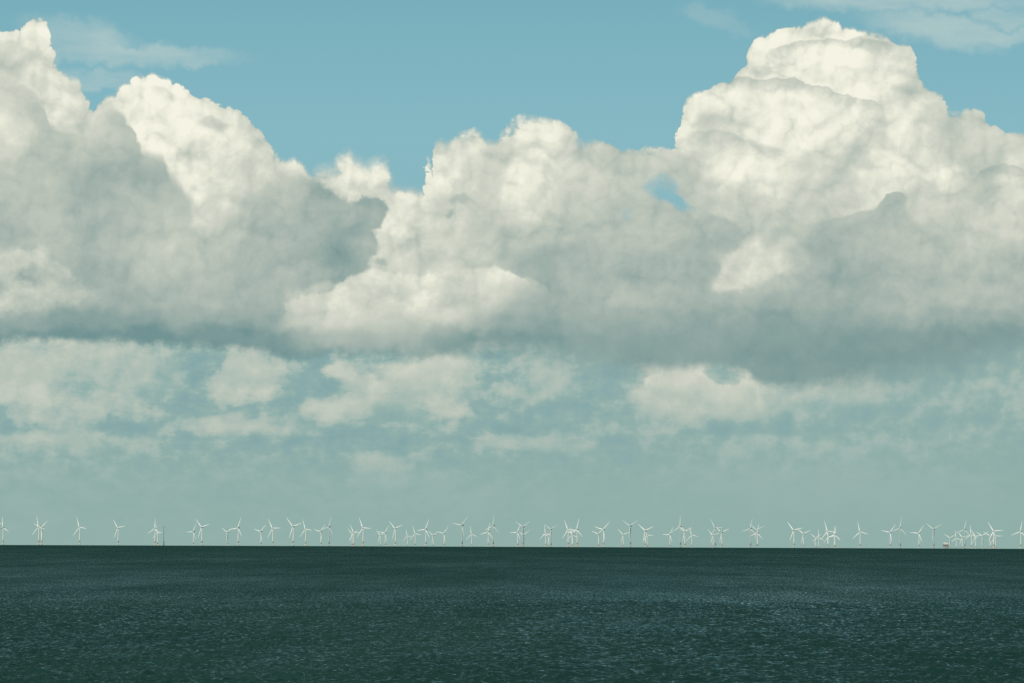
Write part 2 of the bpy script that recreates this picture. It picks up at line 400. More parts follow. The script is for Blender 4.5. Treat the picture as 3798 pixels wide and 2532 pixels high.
    comp(mk, B.m('ADD', B.curve(d, [(0, .80), (.15, .84), (.5, .80), (1.0, .78), (1.6, .66)]), B.m('ADD', B.m('MULTIPLY', LIT, .25), B.m('MULTIPLY', FB, .28))))
    # bright rags at the lower left
    patch([(20, 600, 60, 40), (80, 590, 50, 34), (10, 640, 50, 30), (130, 640, 70, 40, 20), (170, 670, 70, 40, 20), (90, 690, 150, 34), (30, 700, 90, 34)], (570, .78, 730, .56), lo=.15, hi=.85, lit=.3, gain=.85, tn=.3)
    shade([(60, 645, 60, 22, 0, -.14)])
    lump = B.m('MULTIPLY', B.m('SUBTRACT', H, 0.87), B.remap(y, 7.0, 8.0, 0.13, 0.02))
    state['tone'] = B.m('ADD', B.m('ADD', state['tone'], lump), B.m('ADD', B.m('MULTIPLY', FB, B.remap(y, 6.8, 7.8, 0.25, 0.10)), B.m('ADD', B.m('MULTIPLY', FB2, B.remap(y, 7.0, 7.8, 0.09, 0.04)), B.m('MULTIPLY', SOFT, 0.16))))

    # ---- the bank ends in a level base
    base = B.curve(B.m('MULTIPLY_ADD', FB, .25, x), [(a / 100, b / 100) for a, b in
        [(-80, 792), (0, 790), (120, 782), (250, 786), (420, 796), (600, 806), (700, 822), (760, 806), (860, 812), (960, 818), (1060, 808), (1150, 800), (1300, 812), (1420, 838), (1500, 846), (1640, 846), (1720, 862), (1780, 886),
         (1860, 886), (1950, 872), (2060, 862), (2180, 842), (2352, 806), (2450, 800)]])
    bs = B.curve(x, [(0, .14), (6, .14), (10, .16), (13, .45), (15.5, .22), (17.5, .16), (19.5, .35), (21, .6), (23.5, .6)])
    ab = B.smooth(B.m('SUBTRACT', base, B.m('MULTIPLY_ADD', FB2, .3, B.m('MULTIPLY_ADD', FB, .35, y))), B.m('MULTIPLY', bs, -1.1), bs)
    state['a'] = B.m('MULTIPLY', state['a'], ab)
    main_tone, main_a = state['tone'], state['a']

    # ---- gaps of blue
    gap = B.blob(PW, 15.25, 4.36, .62, .44, 25)
    gap = B.m('ADD', gap, B.m('MULTIPLY', B.blob(PW, 15.62, 4.70, .46, .24, 35), .9))
    gap = B.m('MAXIMUM', gap, B.m('MULTIPLY', B.blob(PW, 14.35, 4.90, .36, .2, 0), .45))
    gap = B.m('MAXIMUM', gap, B.m('MULTIPLY', B.blob(PS, 14.95, 3.50, .5, .14, -35), .5))
    gap = B.m('SUBTRACT', 1.0, B.m('MULTIPLY', B.smooth(B.m('MULTIPLY_ADD', FB2, .7, gap), 0.10, 0.80), 0.95))
    main_a = B.m('MULTIPLY', main_a, gap)

    # ---- distant broken cloud below the bank, fading into the haze of the horizon
    wl = B.v('SUBTRACT', B.noise(B.v('MULTIPLY', P, (0.7, 1.5, 1)), 1.3, 7.0, 0.6, color=True), (0.5, 0.5, 0.5))
    PL = B.v('ADD', P, B.v('MULTIPLY', wl, (1.0, 0.6, 0)))
    lx, ly, _ = B.sep(PL)
    low_tone = rows([
        (800, [(0, .5), (150, .55), (300, .5), (400, .35), (470, .3), (560, .5), (640, .4), (720, .2), (790, .5), (850, .3), (950, .5), (1050, .6), (1120, .4), (1250, .35), (1400, .3), (1480, .4), (1560, .7), (1610, .5), (1650, .25), (1720, .4), (1760, .2), (2100, .15), (2250, .2), (2352, .3)]),
        (855, [(0, .72), (100, .65), (200, .5), (300, .5), (380, .35), (450, .22), (540, .62), (600, .6), (680, .35), (740, .15), (790, .75), (830, .38), (900, .5), (1000, .78), (1080, .6), (1150, .32), (1250, .45), (1300, .45), (1400, .25), (1470, .5), (1540, .85), (1610, .75), (1650, .35), (1720, .6), (1800, .28), (1880, .45), (1960, .58), (2030, .4), (2120, .3), (2352, .35)]),
        (900, [(0, .76), (90, .72), (200, .45), (280, .45), (400, .27), (500, .5), (590, .65), (660, .28), (720, .28), (780, .4), (850, .74), (920, .45), (1000, .72), (1050, .62), (1100, .32), (1180, .5), (1280, .42), (1400, .3), (1480, .6), (1560, .8), (1640, .6), (1710, .75), (1780, .5), (1850, .5), (1950, .4), (2100, .38), (2352, .4)]),
        (945, [(0, .32), (100, .55), (150, .5), (300, .5), (400, .3), (520, .38), (600, .25), (700, .5), (780, .68), (860, .4), (900, .2), (980, .35), (1040, .6), (1100, .28), (1200, .28), (1400, .3), (1500, .5), (1640, .6), (1720, .52), (1800, .4), (2000, .33), (2352, .4)]),
        (985, [(0, .28), (150, .4), (300, .25), (400, .4), (520, .6), (580, .68), (650, .56), (700, .3), (850, .22), (920, .38), (1000, .4), (1100, .2), (1300, .33), (1500, .4), (1650, .28), (2000, .33), (2352, .35)]),
        (1012, [(0, .35), (160, .58), (250, .4), (450, .33), (600, .25), (800, .25), (1000, .25), (1140, .5), (1200, .5), (1280, .38), (1360, .42), (1400, .3), (1700, .4), (2352, .33)]),
        (1050, [(0, .36), (400, .34), (760, .33), (860, .50), (950, .38), (1300, .31), (1700, .38), (2352, .34)]),
        (1130, [(0, .37), (600, .34), (1000, .37), (1400, .34), (1900, .38), (2352, .33)]),
        (1230, [(0, .36), (2352, .34)]),
    ], lx, ly)
    amp = B.curve(y, [(8.0, .58), (10.0, .50), (10.8, .28), (11.5, .14), (12.3, .05)])
    fn = B.m('SUBTRACT', B.noise(B.v('ADD', B.v('MULTIPLY', P, (0.75, 1.4, 1)), (3.3, 9.1, 0)), 1.6, 7.0, 0.62), 0.5)
    pq = B.v('ADD', B.v('MULTIPLY', P, (1.0, 1.7, 1)), B.v('SCALE', wl, scale=0.9))
    heap = None
    for sc_, am_ in ((1.5, .5), (3.4, .27), (8.0, .15)):
        v_ = B.voro(pq, sc_)
        t_ = B.m('MULTIPLY', B.m('SUBTRACT', .75, B.m('MULTIPLY', v_, 1.5)), am_)
        heap = t_ if heap is None else B.m('ADD', heap, t_)
    fn = B.m('MULTIPLY_ADD', heap, 0.30, fn)
    lt = B.m('ADD', B.m('MULTIPLY', B.m('ADD', fn, B.m('MULTIPLY', FB2, .45)), amp), low_tone)
    amp_x = B.curve(x, [(0, 1.0), (10.5, 1.0), (12.5, .7), (15, .55), (18, .45), (23.5, .4)])
    lt = B.mix(amp_x, low_tone, lt)
    gain_ = B.curve(y, [(8.0, 1.35), (10.4, 1.3), (11.2, 1.0), (12.3, 1.0)])
    lt = B.m('MULTIPLY_ADD', B.m('SUBTRACT', lt, 0.40), gain_, 0.465)
    fade_ = B.smooth(y, 11.4, 9.8)
    lt = B.m('MULTIPLY_ADD', B.m('MULTIPLY', LIT, fade_), 0.30, B.m('MULTIPLY_ADD', B.m('MULTIPLY', FB2, fade_), 0.18, lt))
    crisp = B.curve(lt, [(-.2, .1), (.15, .22), (.34, .34), (.42, .42), (.50, .54), (.62, .66), (.8, .80), (1.2, .97)])
    state['tone'], state['a'] = B.mix(B.smooth(y, 11.6, 10.2), lt, crisp), B.smooth(y, 7.2, 7.8)
    def heap_cloud(pts, t0, t1, deep, gain, soft=.10, bil=.14):
        d = edge(pts, soft, bil, .20, .22, False)
        mk = B.m('MULTIPLY', B.smooth(d, 0.0, soft), B.smooth(B.m('MULTIPLY_ADD', FB2, .6, B.m('MULTIPLY_ADD', FB, .5, d)), deep, deep * .45))
        xa_, xb_ = pts[0][0], pts[-1][0]
        ym_ = min(q_[1] for q_ in pts) + deep * 100 + 10
        w_ = window(xa_ if xa_ > 0 else -90, xb_, min(.3, (xb_ - xa_) / 500), min(.3, (xb_ - xa_) / 500), ym_, deep * .5)
        mk = B.m('MULTIPLY', mk, w_)
        comp(B.m('MULTIPLY', mk, gain), B.m('MULTIPLY_ADD', LIT, .4, B.m('MULTIPLY_ADD', FB, .35, B.m('MULTIPLY_ADD', FB2, .25, B.remap(d, 0.1, deep, t0, t1)))))
    heap_cloud([(-80, 802), (60, 800), (130, 793), (200, 790), (270, 797), (340, 800), (400, 806), (430, 830)], .68, .50, 1.5, .45, .22)
    heap_cloud([(480, 880), (505, 840), (535, 818), (570, 810), (605, 815), (640, 838), (668, 870)], .72, .52, 1.1, .6, .14)
    heap_cloud([(772, 880), (780, 840), (795, 822), (806, 838), (822, 856), (860, 868), (890, 850), (940, 834), (990, 822), (1040, 814), (1080, 818), (1098, 850), (1108, 900)], .80, .54, 1.3, .6, .10)
    heap_cloud([(700, 985), (760, 950), (830, 918), (900, 905), (960, 925), (1010, 950)], .66, .5, .6, .5, .2)
    heap_cloud([(495, 960), (530, 950), (580, 952), (630, 948), (680, 940), (700, 960)], .70, .54, .75, .6, .16)
    heap_cloud([(1130, 905), (1180, 880), (1240, 860), (1290, 838), (1320, 850), (1340, 890)], .56, .48, .9, .45, .3)
    heap_cloud([(1462, 960), (1466, 900), (1478, 870), (1508, 855), (1550, 849), (1600, 849), (1618, 858), (1645, 876), (1672, 882), (1692, 876), (1704, 870), (1716, 868), (1732, 853), (1742, 866), (1748, 900), (1770, 935)], .93, .54, 1.3, .85, .07, .10)
    heap_cloud([(1780, 925), (1815, 904), (1860, 890), (1905, 884), (1925, 872), (1965, 876), (2005, 872), (2026, 884), (2038, 905)], .74, .50, .8, .6, .10)
    heap_cloud([(110, 1020), (140, 996), (180, 990), (230, 1000), (270, 1020)], .60, .48, .6, .5, .16)
    heap_cloud([(1110, 1004), (1150, 994), (1200, 992), (1260, 1002), (1320, 1010), (1370, 1006), (1385, 1016)], .66, .54, .4, .55, .12)
    far_tone, far_a = state['tone'], state['a']

    tone_cols = [(0.0, lin(92, 130, 132)), (0.2, lin(113, 147, 147)), (0.35, lin(139, 163, 159)), (0.5, lin(166, 181, 173)), (0.65, lin(190, 198, 186)),
                 (0.8, lin(212, 216, 202)), (0.9, lin(231, 232, 215)), (1.0, lin(245, 244, 228))]
    far_cols = [(0.0, lin(112, 151, 156)), (0.3, lin(138, 171, 171)), (0.4, lin(148, 177, 171)), (0.5, lin(160, 184, 177)), (0.75, lin(188, 198, 186)), (1.0, lin(214, 216, 201))]
    col = B.mixc(cirrus, air, lin(184, 205, 202))
    col = B.mixc(far_a, col, ramp(B, far_tone, far_cols))
    col = B.mixc(main_a, col, ramp(B, main_tone, tone_cols))
    # sea-level air thickens over the last degrees
    veil = B.m('MULTIPLY', B.smooth(y, 7.0, 12.2), 0.35)
    col = B.mixc(veil, col, lin(138, 171, 166))
    out = B.new('ShaderNodeOutputWorld')
    bg = B.new('ShaderNodeBackground')
    B.put(bg.inputs['Color'], B.v('SCALE', col, scale=1.0 / SKY_STRENGTH))
    bg.inputs['Strength'].default_value = SKY_STRENGTH
    wt.links.new(bg.outputs[0], out.inputs[0])
build_sky()
world.cycles.sampling_method = 'MANUAL'
world.cycles.sample_map_resolution = 512

# ------------------------------------------------------------------ materials
def material(name, color, rough=0.5, spec=0.5, mottle=0.0, scale=1.0, stretch=(1, 1, 1), metallic=0.0):
    m = bpy.data.materials.new(name)
    m.use_nodes = True
    nb = NB(m.node_tree)
    p = m.node_tree.nodes['Principled BSDF']
    p.inputs['Roughness'].default_value = rough
    p.inputs['Specular IOR Level'].default_value = spec
    p.inputs['Metallic'].default_value = metallic
    if mottle:
        tc = nb.new('ShaderNodeTexCoord')
        n = nb.noise(nb.v('MULTIPLY', tc.outputs['Object'], stretch), scale, 5.0, 0.6, dims='3D')
        lo = tuple(c * (1 - mottle) for c in color[:3]) + (1,)
        hi = tuple(min(1, c * (1 + mottle * 0.6)) for c in color[:3]) + (1,)
        nb.put(p.inputs['Base Color'], ramp(nb, n, [(0.3, lo), (0.7, hi)]))
    else:
        p.inputs['Base Color'].default_value = color
    return m

M_WHITE = material('white_painted_steel', (0.82, 0.81, 0.74, 1), 0.35, 0.5, 0.10, 0.12, (1, 1, 0.2))
M_BLADE = material('white_blade_gelcoat', (0.80, 0.80, 0.75, 1), 0.3, 0.5, 0.05, 0.1)
M_BLADE_GREY = material('pale_grey_blade_gelcoat', (0.60, 0.64, 0.60, 1), 0.35, 0.5, 0.05, 0.1)
M_GREY = material('light_grey_steel', (0.48, 0.53, 0.50, 1), 0.4, 0.5, 0.12, 0.12, (1, 1, 0.2))
M_NACELLE = material('nacelle_grey', (0.30, 0.33, 0.33, 1), 0.45, 0.5, 0.1, 0.3)
M_YELLOW = material('yellow_transition_paint', (0.84, 0.72, 0.54, 1), 0.5, 0.4, 0.25, 0.3, (1, 1, 0.3))
M_TANGREY = material('weathered_foundation_steel', (0.56, 0.54, 0.44, 1), 0.6, 0.4, 0.3, 0.3, (1, 1, 0.3))
M_DARK = material('dark_platform_steel', (0.10, 0.11, 0.10, 1), 0.6, 0.4, 0.3, 0.6)
M_MAST = material('dark_green_lattice_steel', (0.17, 0.21, 0.17, 1), 0.6, 0.4, 0.25, 0.4)
M_DECK = material('cream_cladding', (0.66, 0.66, 0.58, 1), 0.6, 0.4, 0.15, 0.3)
M_JACKET = material('pale_yellow_jacket_steel', (0.50, 0.50, 0.44, 1), 0.6, 0.4, 0.3, 0.3)
M_FOOT = material('sunken_foundation_steel', (0.10, 0.11, 0.09, 1), 0.7, 0.3, 0.3, 0.4)

# ------------------------------------------------------------------ mesh helpers
class MB:
    def __init__(self):
        self.v, self.f = [], []
    def add(self, verts, faces):
        o = len(self.v)
        self.v += [tuple(p) for p in verts]
        self.f += [tuple(i + o for i in f) for f in faces]
    def box(self, x0, x1, y0, y1, z0, z1):
        vs = [(x, y, z) for z in (z0, z1) for y in (y0, y1) for x in (x0, x1)]
        self.add(vs, [(0, 2, 3, 1), (4, 5, 7, 6), (0, 1, 5, 4), (2, 6, 7, 3), (0, 4, 6, 2), (1, 3, 7, 5)])
    def rings(self, rings, seg=16, caps=True):
        """rings = list of (centre, radius x, radius y); stacked along z"""
        vs = []
        for (cx, cy, cz), rx, ry in rings:
            vs += [(cx + rx * math.cos(2 * math.pi * i / seg), cy + ry * math.sin(2 * math.pi * i / seg), cz) for i in range(seg)]
        fs = []
        for k in range(len(rings) - 1):
            for i in range(seg):
                j = (i + 1) % seg
                fs.append((k * seg + i, k * seg + j, (k + 1) * seg + j, (k + 1) * seg + i))
        if caps:
            fs.append(tuple(reversed(range(seg))))
            fs.append(tuple(range((len(rings) - 1) * seg, len(rings) * seg)))
        self.add(vs, fs)
    def bar(self, a, b, r, seg=6, r2=None):
        a, b = Vector(a), Vector(b)
        q = (b - a).to_track_quat('Z', 'Y')
        r2 = r if r2 is None else r2
        vs = []
        for p, rr in ((a, r), (b, r2)):
            vs += [p + q @ Vector((rr * math.cos(2 * math.pi * i / seg), rr * math.sin(2 * math.pi * i / seg), 0)) for i in range(seg)]
        fs = [(i, (i + 1) % seg, seg + (i + 1) % seg, seg + i) for i in range(seg)]
        fs += [tuple(reversed(range(seg))), tuple(range(seg, 2 * seg))]
        self.add(vs, fs)
    def build(self, name, mat, parent=None, smooth=False):
        me = bpy.data.meshes.new(name)
        me.from_pydata(self.v, [], self.f)
        me.materials.append(mat)
        if smooth:
            me.shade_smooth()
        me.validate(); me.update()
        o = bpy.data.objects.new(name, me)
        COL.objects.link(o)
        if parent is not None:
            o.parent = parent
        return o

def empty(name):
    o = bpy.data.objects.new(name, None)
    o.empty_display_size = 5
    COL.objects.link(o)
    return o

def tag(o, label=None, cat=None, group=None, kind=None):
    for k, v in (('label', label), ('category', cat), ('group', group), ('kind', kind)):
        if v: o[k] = v

# ------------------------------------------------------------------ a wind turbine (rotor faces -Y)
TILT = 6.0
def blade_mesh(L):
    """one blade from the hub upwards (+Z), leading edge towards +X, prebent to -Y"""
    st = [(0.00, 2.2, 2.2, 0), (0.03, 2.2, 2.1, 0), (0.09, 2.9, 1.7, 14), (0.18, 4.1, 1.1, 12), (0.28, 3.8, 0.80, 9), (0.42, 3.1, 0.58, 6),
          (0.58, 2.5, 0.42, 4), (0.74, 1.9, 0.30, 2), (0.88, 1.35, 0.20, 1), (0.97, 0.8, 0.12, 0), (1.0, 0.25, 0.05, 0)]
    seg = 12
    vs, fs = [], []
    for t, ch, th, tw in st:
        z = 1.6 + t * L
        yb = -2.2 * t * t
        c, s = math.cos(rad(tw)), math.sin(rad(tw))
        sh = -(ch - 2.2) * 0.22
        for i in range(seg):
            a = 2 * math.pi * i / seg
            px = math.cos(a) * ch / 2 + sh
            py = math.sin(a) * th / 2 * (0.6 + 0.4 * math.cos(a) if t > 0.05 else 1.0)
            vs.append((px * c - py * s, px * s + py * c + yb, z))
    for k in range(len(st) - 1):
        for i in range(seg):
            j = (i + 1) % seg
            fs.append((k * seg + i, k * seg + j, (k + 1) * seg + j, (k + 1) * seg + i))
    fs.append(tuple(reversed(range(seg)))); fs.append(tuple(range((len(st) - 1) * seg, len(st) * seg)))
    m = MB(); m.add(vs, fs)
    return m

def make_turbine(hub_h, R, tp_top, big):
    root = empty('wind_turbine')
    k = R / 52.0
    over = 4.6 * k
    # yellow foundation standing in the sea, its top ring a dark walkway with railing
    f = MB(); f.rings([((0, 0, -6), 2.4 * k, 2.4 * k), ((0, 0, 4), 2.4 * k, 2.4 * k), ((0, 0, 4.3), 2.6 * k, 2.6 * k), ((0, 0, tp_top), 2.6 * k, 2.6 * k)], 20)
    fd = f.build('foundation', M_TANGREY if big else M_YELLOW, root, True)
    w = MB(); w.rings([((0, 0, tp_top - 0.1), 3.0 * k, 3.0 * k), ((0, 0, tp_top), 4.1 * k, 4.1 * k), ((0, 0, tp_top + 0.5), 4.1 * k, 4.1 * k)], 20)
    for i in range(12):
        a = 2 * math.pi * i / 12; b = 2 * math.pi * (i + 1) / 12
        p = (3.95 * k * math.cos(a), 3.95 * k * math.sin(a)); q = (3.95 * k * math.cos(b), 3.95 * k * math.sin(b))
        w.bar((p[0], p[1], tp_top + 0.5), (p[0], p[1], tp_top + 1.7), 0.06, 4)
        for h in (1.1, 1.7):
            w.bar((p[0], p[1], tp_top + h), (q[0], q[1], tp_top + h), 0.06, 4)
    w.build('walkway', M_DARK, root)
    l = MB()
    for sx in (-0.9, 0.9):
        l.bar((sx, -3.2 * k, -3), (sx, -3.2 * k, tp_top), 0.28, 6)
    for z in range(0, int(tp_top), 1):
        l.bar((-0.9, -3.2 * k, z), (0.9, -3.2 * k, z), 0.07, 4)
    l.build('boat_landing', M_TANGREY if big else M_YELLOW, fd)
    # tower
    t = MB()
    r0, r1 = 2.35 * k, 1.35 * k
    z0, z1 = tp_top + 0.5, hub_h - 1.9 * k
    t.rings([((0, 0, z0 + (z1 - z0) * u), r0 + (r1 - r0) * u, r0 + (r1 - r0) * u) for u in (0, .2, .4, .6, .8, 1)], 24)
    tw = t.build('tower', M_GREY if big else M_WHITE, root, True)
    d = MB(); d.box(-0.5, 0.5, -r0 - 0.12, -r0 + 0.3, z0, z0 + 2.2)
    d.build('door', M_DARK, tw)
    # nacelle
    n = MB()
    hx, hz = 1.75 * k, 1.85 * k
    secs = [(-2.4 * k, .72), (-1.6 * k, .95), (0, 1.0), (5 * k, 1.0), (8.4 * k, .96), (9.4 * k, .80)]
    seg = 16; vs, fs = [], []
    for y, sc_ in secs:
        for i in range(seg):
            a = 2 * math.pi * i / seg
            cx, cz = math.cos(a), math.sin(a)
            e = 0.55
            vs.append((hx * sc_ * math.copysign(abs(cx) ** e, cx), y, hub_h + hz * sc_ * math.copysign(abs(cz) ** e, cz)))
    for q in range(len(secs) - 1):
        for i in range(seg):
            j = (i + 1) % seg
            fs.append((q * seg + i, (q + 1) * seg + i, (q + 1) * seg + j, q * seg + j))
    fs.append(tuple(range(seg))); fs.append(tuple(reversed(range((len(secs) - 1) * seg, len(secs) * seg))))
    n.add(vs, fs)
    na = n.build('nacelle', M_NACELLE if big else M_WHITE, root)
    v = MB(); v.bar((0.6 * k, 7.6 * k, hub_h + hz - .1), (0.6 * k, 7.6 * k, hub_h + hz + 2.2 * k), 0.10, 6); v.bar((-0.6 * k, 7.6 * k, hub_h + hz - .1), (-0.6 * k, 7.6 * k, hub_h + hz + 1.6 * k), 0.10, 6)
    v.build('wind_vane', M_DARK, na)
    # rotor: hub and three blades
    h = MB()
    prof = [(-3.2, .15), (-3.0, .7), (-2.3, 1.25), (-1.2, 1.6), (0.4, 1.7), (1.6, 1.55)]
    vs, fs = [], []
    for y, r in prof:
        vs += [(r * k * math.cos(2 * math.pi * i / 16), y * k, r * k * math.sin(2 * math.pi * i / 16)) for i in range(16)]
    for q in range(len(prof) - 1):
        for i in range(16):
            j = (i + 1) % 16
            fs.append((q * 16 + i, (q + 1) * 16 + i, (q + 1) * 16 + j, q * 16 + j))
    fs.append(tuple(range(16))); fs.append(tuple(reversed(range(5 * 16, 6 * 16))))
    h.add(vs, fs)
    hub = h.build('rotor_hub', M_WHITE, root, True)
    hub.location = (0, -over, hub_h)
    hub.rotation_mode = 'YXZ'
    hub.rotation_euler = (rad(-TILT), 0, 0)
    bm_ = blade_mesh(R - 1.6)
    b0 = bm_.build('blade', M_BLADE_GREY if big else M_BLADE, hub, True)
    for i in (1, 2):
        b = b0.copy(); COL.objects.link(b); b.parent = hub
        b.rotation_euler = (0, rad(120 * i), 0)
    return root

def copy_tree(o, parent=None):
    c = o.copy(); COL.objects.link(c)
    if parent is not None:
        c.parent = parent
    for ch in [q for q in o.children]:
        copy_tree(ch, c)
    return c

STD = dict(hub_h=82.0, R=52.0, tp_top=14.5, big=False)
TALL = dict(hub_h=105.0, R=58.0, tp_top=17.0, big=True)

# where things stand, from the photograph: pixels of the 3798 px frame are turned into real bearings and
# distances with the size of the machine, the height of the eye and the curve of the sea
HORIZON_D = math.sqrt(2 * EYE * RE)
def hidden(D):
    return max(0.0, D - HORIZON_D) ** 2 / (2 * RE)
def distance_for(h, Hpx):
    lo, hi = 5000.0, 45000.0
    for _ in range(50):
        mid = (lo + hi) / 2
        if F_SRC * (h - hidden(mid)) / mid > Hpx: lo = mid
        else: hi = mid
    return (lo + hi) / 2
def sea_z(D):
    return -D * D / (2 * RE)
def bearing(xs):
    return math.atan((xs - 1899.0) / F_SRC)

# (bearing of the tower in photo px, hub height above the horizon in px, phase of a blade clockwise from upright, tall grey machine)
Z = 7.35
T = []
def grp(ox, hz, items, z=Z):
    for it in items:
        tx, hy, ph = it[:3]
        T.append((ox + tx / z, (hz - hy) / z, ph, len(it) > 3))
grp(0, 955, [(-70, 480, 64), (125, 480, -6), (1098, 462, -17), (1178, 485, 50), (2208, 465, -22)])
grp(320, 963, [(905, 490, -40), (1910, 505, 2), (1980, 590, -22)])
grp(640, 972, [(605, 590, 26), (832, 470, -45), (1535, 605, -62), (1822, 485, 20)])
grp(960, 982, [(90, 590, 45), (410, 505, -32), (968, 450, -45), (1305, 520, -23), (1722, 585, 42), (1945, 460, 16, 1)])
grp(1280, 990, [(225, 650, -50), (265, 615, -31), (518, 490, -27), (988, 685, -47), (1120, 620, 36), (1398, 505, -49), (1725, 700, -18), (1935, 640, -21), (2228, 520, 22)])
grp(1600, 1000, [(78, 695, -57), (372, 640, 41), (862, 415, 40, 1), (1120, 660, -13), (1572, 595, 13), (1710, 430, 6, 1)])
grp(1900, 1005, [(168, 605, 26), (315, 460, -60, 1), (338, 685, -62), (933, 630, -13), (1005, 700, 42), (1078, 525, -59, 1), (1545, 530, -28), (1650, 680, -15), (1668, 640, -65), (1788, 525, 12)])
grp(2200, 1015, [(165, 655, 50), (303, 535, 44), (842, 675, -49), (1035, 435, -60, 1), (1443, 560, -53), (1490, 685, -28), (2108, 665, 30)])
grp(2500, 1022, [(190, 455, -1, 1), (312, 590, -53), (498, 680, -19), (1080, 690, -47), (1140, 490, -33, 1), (1320, 610, -53), (2100, 500, 12, 1), (2275, 535, -55, 1), (2290, 622, 9)])
grp(2820, 1035, [(928, 555, -42), (1190, 650, -53), (1525, 755, -57), (1605, 740, -2), (1850, 575, -22), (1868, 720, -27), (2026, 668, 3), (2046, 678, 9)])
grp(3120, 1043, [(525, 595, -15), (1345, 610, 40), (1618, 495, 9, 1), (2128, 632, 34)])
grp(3380, 1395, [(830, 695, -57, 1)], 9.8)
grp(3478, 1057, [(350, 770, -60), (512, 770, -10), (678, 750, -43), (742, 545, 10, 1), (922, 670, -7), (1040, 725, -38), (1230, 710, 58), (1437, 705, -65), (1533, 580, -35), (1580, 715, -30), (2268, 590, 9)])
T.sort()
MAST_X, SUBST_X = 320 + 2145 / Z, 3478 + 228 / Z

# ---- labels: size, blades, and where it stands in its cluster
def pose(ph):
    p = ((ph + 60) % 120) - 60
    if abs(p) <= 7: return 'one blade pointing straight up'
    if p >= 53 or p <= -53: return 'blades like a letter Y'
    if p < 0: return 'upper blade leaning left' if p > -30 else 'top blades split, steeper one left'
    return 'upper blade leaning right' if p < 30 else 'top blades split, steeper one right'
ORD = ['', 'first', 'second', 'third', 'fourth', 'fifth', 'sixth', 'seventh', 'eighth', 'ninth', 'tenth', 'eleventh', 'twelfth', 'thirteenth', 'fourteenth', 'fifteenth', 'sixteenth', 'seventeenth', 'eighteenth', 'nineteenth', 'twentieth']
marks = [(t[0], i) for i, t in enumerate(T)] + [(MAST_X, 'mast'), (SUBST_X, 'sub')]
marks.sort()
clusters = [[marks[0]]]
for mk_ in marks[1:]:
    if mk_[0] - clusters[-1][-1][0] > 46: clusters.append([mk_])
    else: clusters[-1].append(mk_)
nc = len(clusters)
labels = {}
for ci, cl in enumerate(clusters):
    fl, fr = ci + 1, nc - ci
    whole = f'{ORD[fl]} cluster from left' if fl <= fr else f'{ORD[fr]} cluster from right'
    if fl == 1: whole = 'cluster at left edge'
    if fr == 1: whole = 'right edge of the row'
    mem = [i for _, i in cl if isinstance(i, int)]
    sub_i = [n_ for n_, (_, i) in enumerate(cl) if i == 'sub']
    has_mast = any(i == 'mast' for _, i in cl)
    for n_, i in enumerate(mem):
        _, Hpx, ph, tall = T[i]
        size = 'tall grey' if tall else ('large white' if Hpx > 56 else ('small white' if Hpx > 46 else 'tiny white'))
        if sub_i:
            q = [j for j in mem if T[j][0] > SUBST_X].index(i) + 1 if T[i][0] > SUBST_X else 0
            where = f'{ORD[q]} tower right of the substation' if q else 'just left of the substation'
            labels[i] = f'{size} wind turbine, {pose(ph)}, {where}'
        elif len(mem) == 1:
            labels[i] = f'{size} wind turbine, {pose(ph)}, standing alone, {whole}' if fr != 1 else f'{size} wind turbine, {pose(ph)}, alone at right edge'
        else:
            if len(mem) == 2: pos = ('left', 'right')[n_]
            elif len(mem) == 3: pos = ('left', 'middle', 'right')[n_]
            else: pos = ORD[n_ + 1]
            labels[i] = f'{size} turbine, {pose(ph)}, {pos} of {whole}'
        if has_mast and len(mem) == 2:
            labels[i] = f'{size} wind turbine, {pose(ph)}, {("left", "right")[n_]} one beside the dark mast'
labels[0] = 'white turbine just off the left edge, only a blade tip showing'

protos = {False: make_turbine(**STD), True: make_turbine(**TALL)}
used = {False: False, True: False}
rnd = random.Random(4)
for i, (xs, Hpx, ph, tall) in enumerate(T):
    spec = TALL if tall else STD
    D = distance_for(spec['hub_h'], Hpx)
    az = bearing(xs)
    if used[tall]:
        root = copy_tree(protos[tall])
    else:
        root = protos[tall]; used[tall] = True
    root.location = (D * math.sin(az), D * math.cos(az), sea_z(D))
    wind = 50 - 22 * xs / 3798 + rnd.uniform(-4, 4)
    root.rotation_euler = (0, 0, -az - rad(wind))
    for ch in root.children:
        if ch.name.startswith('rotor_hub'):
            ch.rotation_euler = (rad(-TILT), rad(ph), 0)
    tag(root, labels[i], 'wind turbine', 'wind turbines along the horizon')

# ------------------------------------------------------------------ dark measuring mast
D = 15500.0
az = bearing(MAST_X)
mast = empty('measuring_mast')
mast.location = (D * math.sin(az), D * math.cos(az), sea_z(D)); mast.rotation_euler = (0, 0, -az)
tag(mast, 'dark green slender mast with a short crossbar on top, no blades', 'mast')
Htop = 69.0 * D / F_SRC + hidden(D)
m = MB()
for sx in (-1, 1):
    for sy in (-1, 1):
        m.bar((sx * 1.5, sy * 1.5, 17.5), (sx * .9, sy * .9, Htop), 0.34, 6, 0.26)
n_ = 16
for i in range(n_):
    z0 = 17.5 + (Htop - 17.5) * i / n_; z1 = 17.5 + (Htop - 17.5) * (i + 1) / n_
    w0 = 1.5 - .6 * i / n_; w1 = 1.5 - .6 * (i + 1) / n_
    for sy in (-1, 1):
        m.bar((-w0, sy * w0, z0), (w1, sy * w1, z1), 0.16, 4)
        m.bar((w0, sy * w0, z0), (-w1, sy * w1, z1), 0.16, 4)
        m.bar((sy * w0, -w0, z0), (sy * w1, w1, z1), 0.16, 4)
m.build('lattice', M_MAST, mast)
m = MB(); m.bar((-6.5, 0, Htop), (8.5, 0, Htop), 0.32, 6)
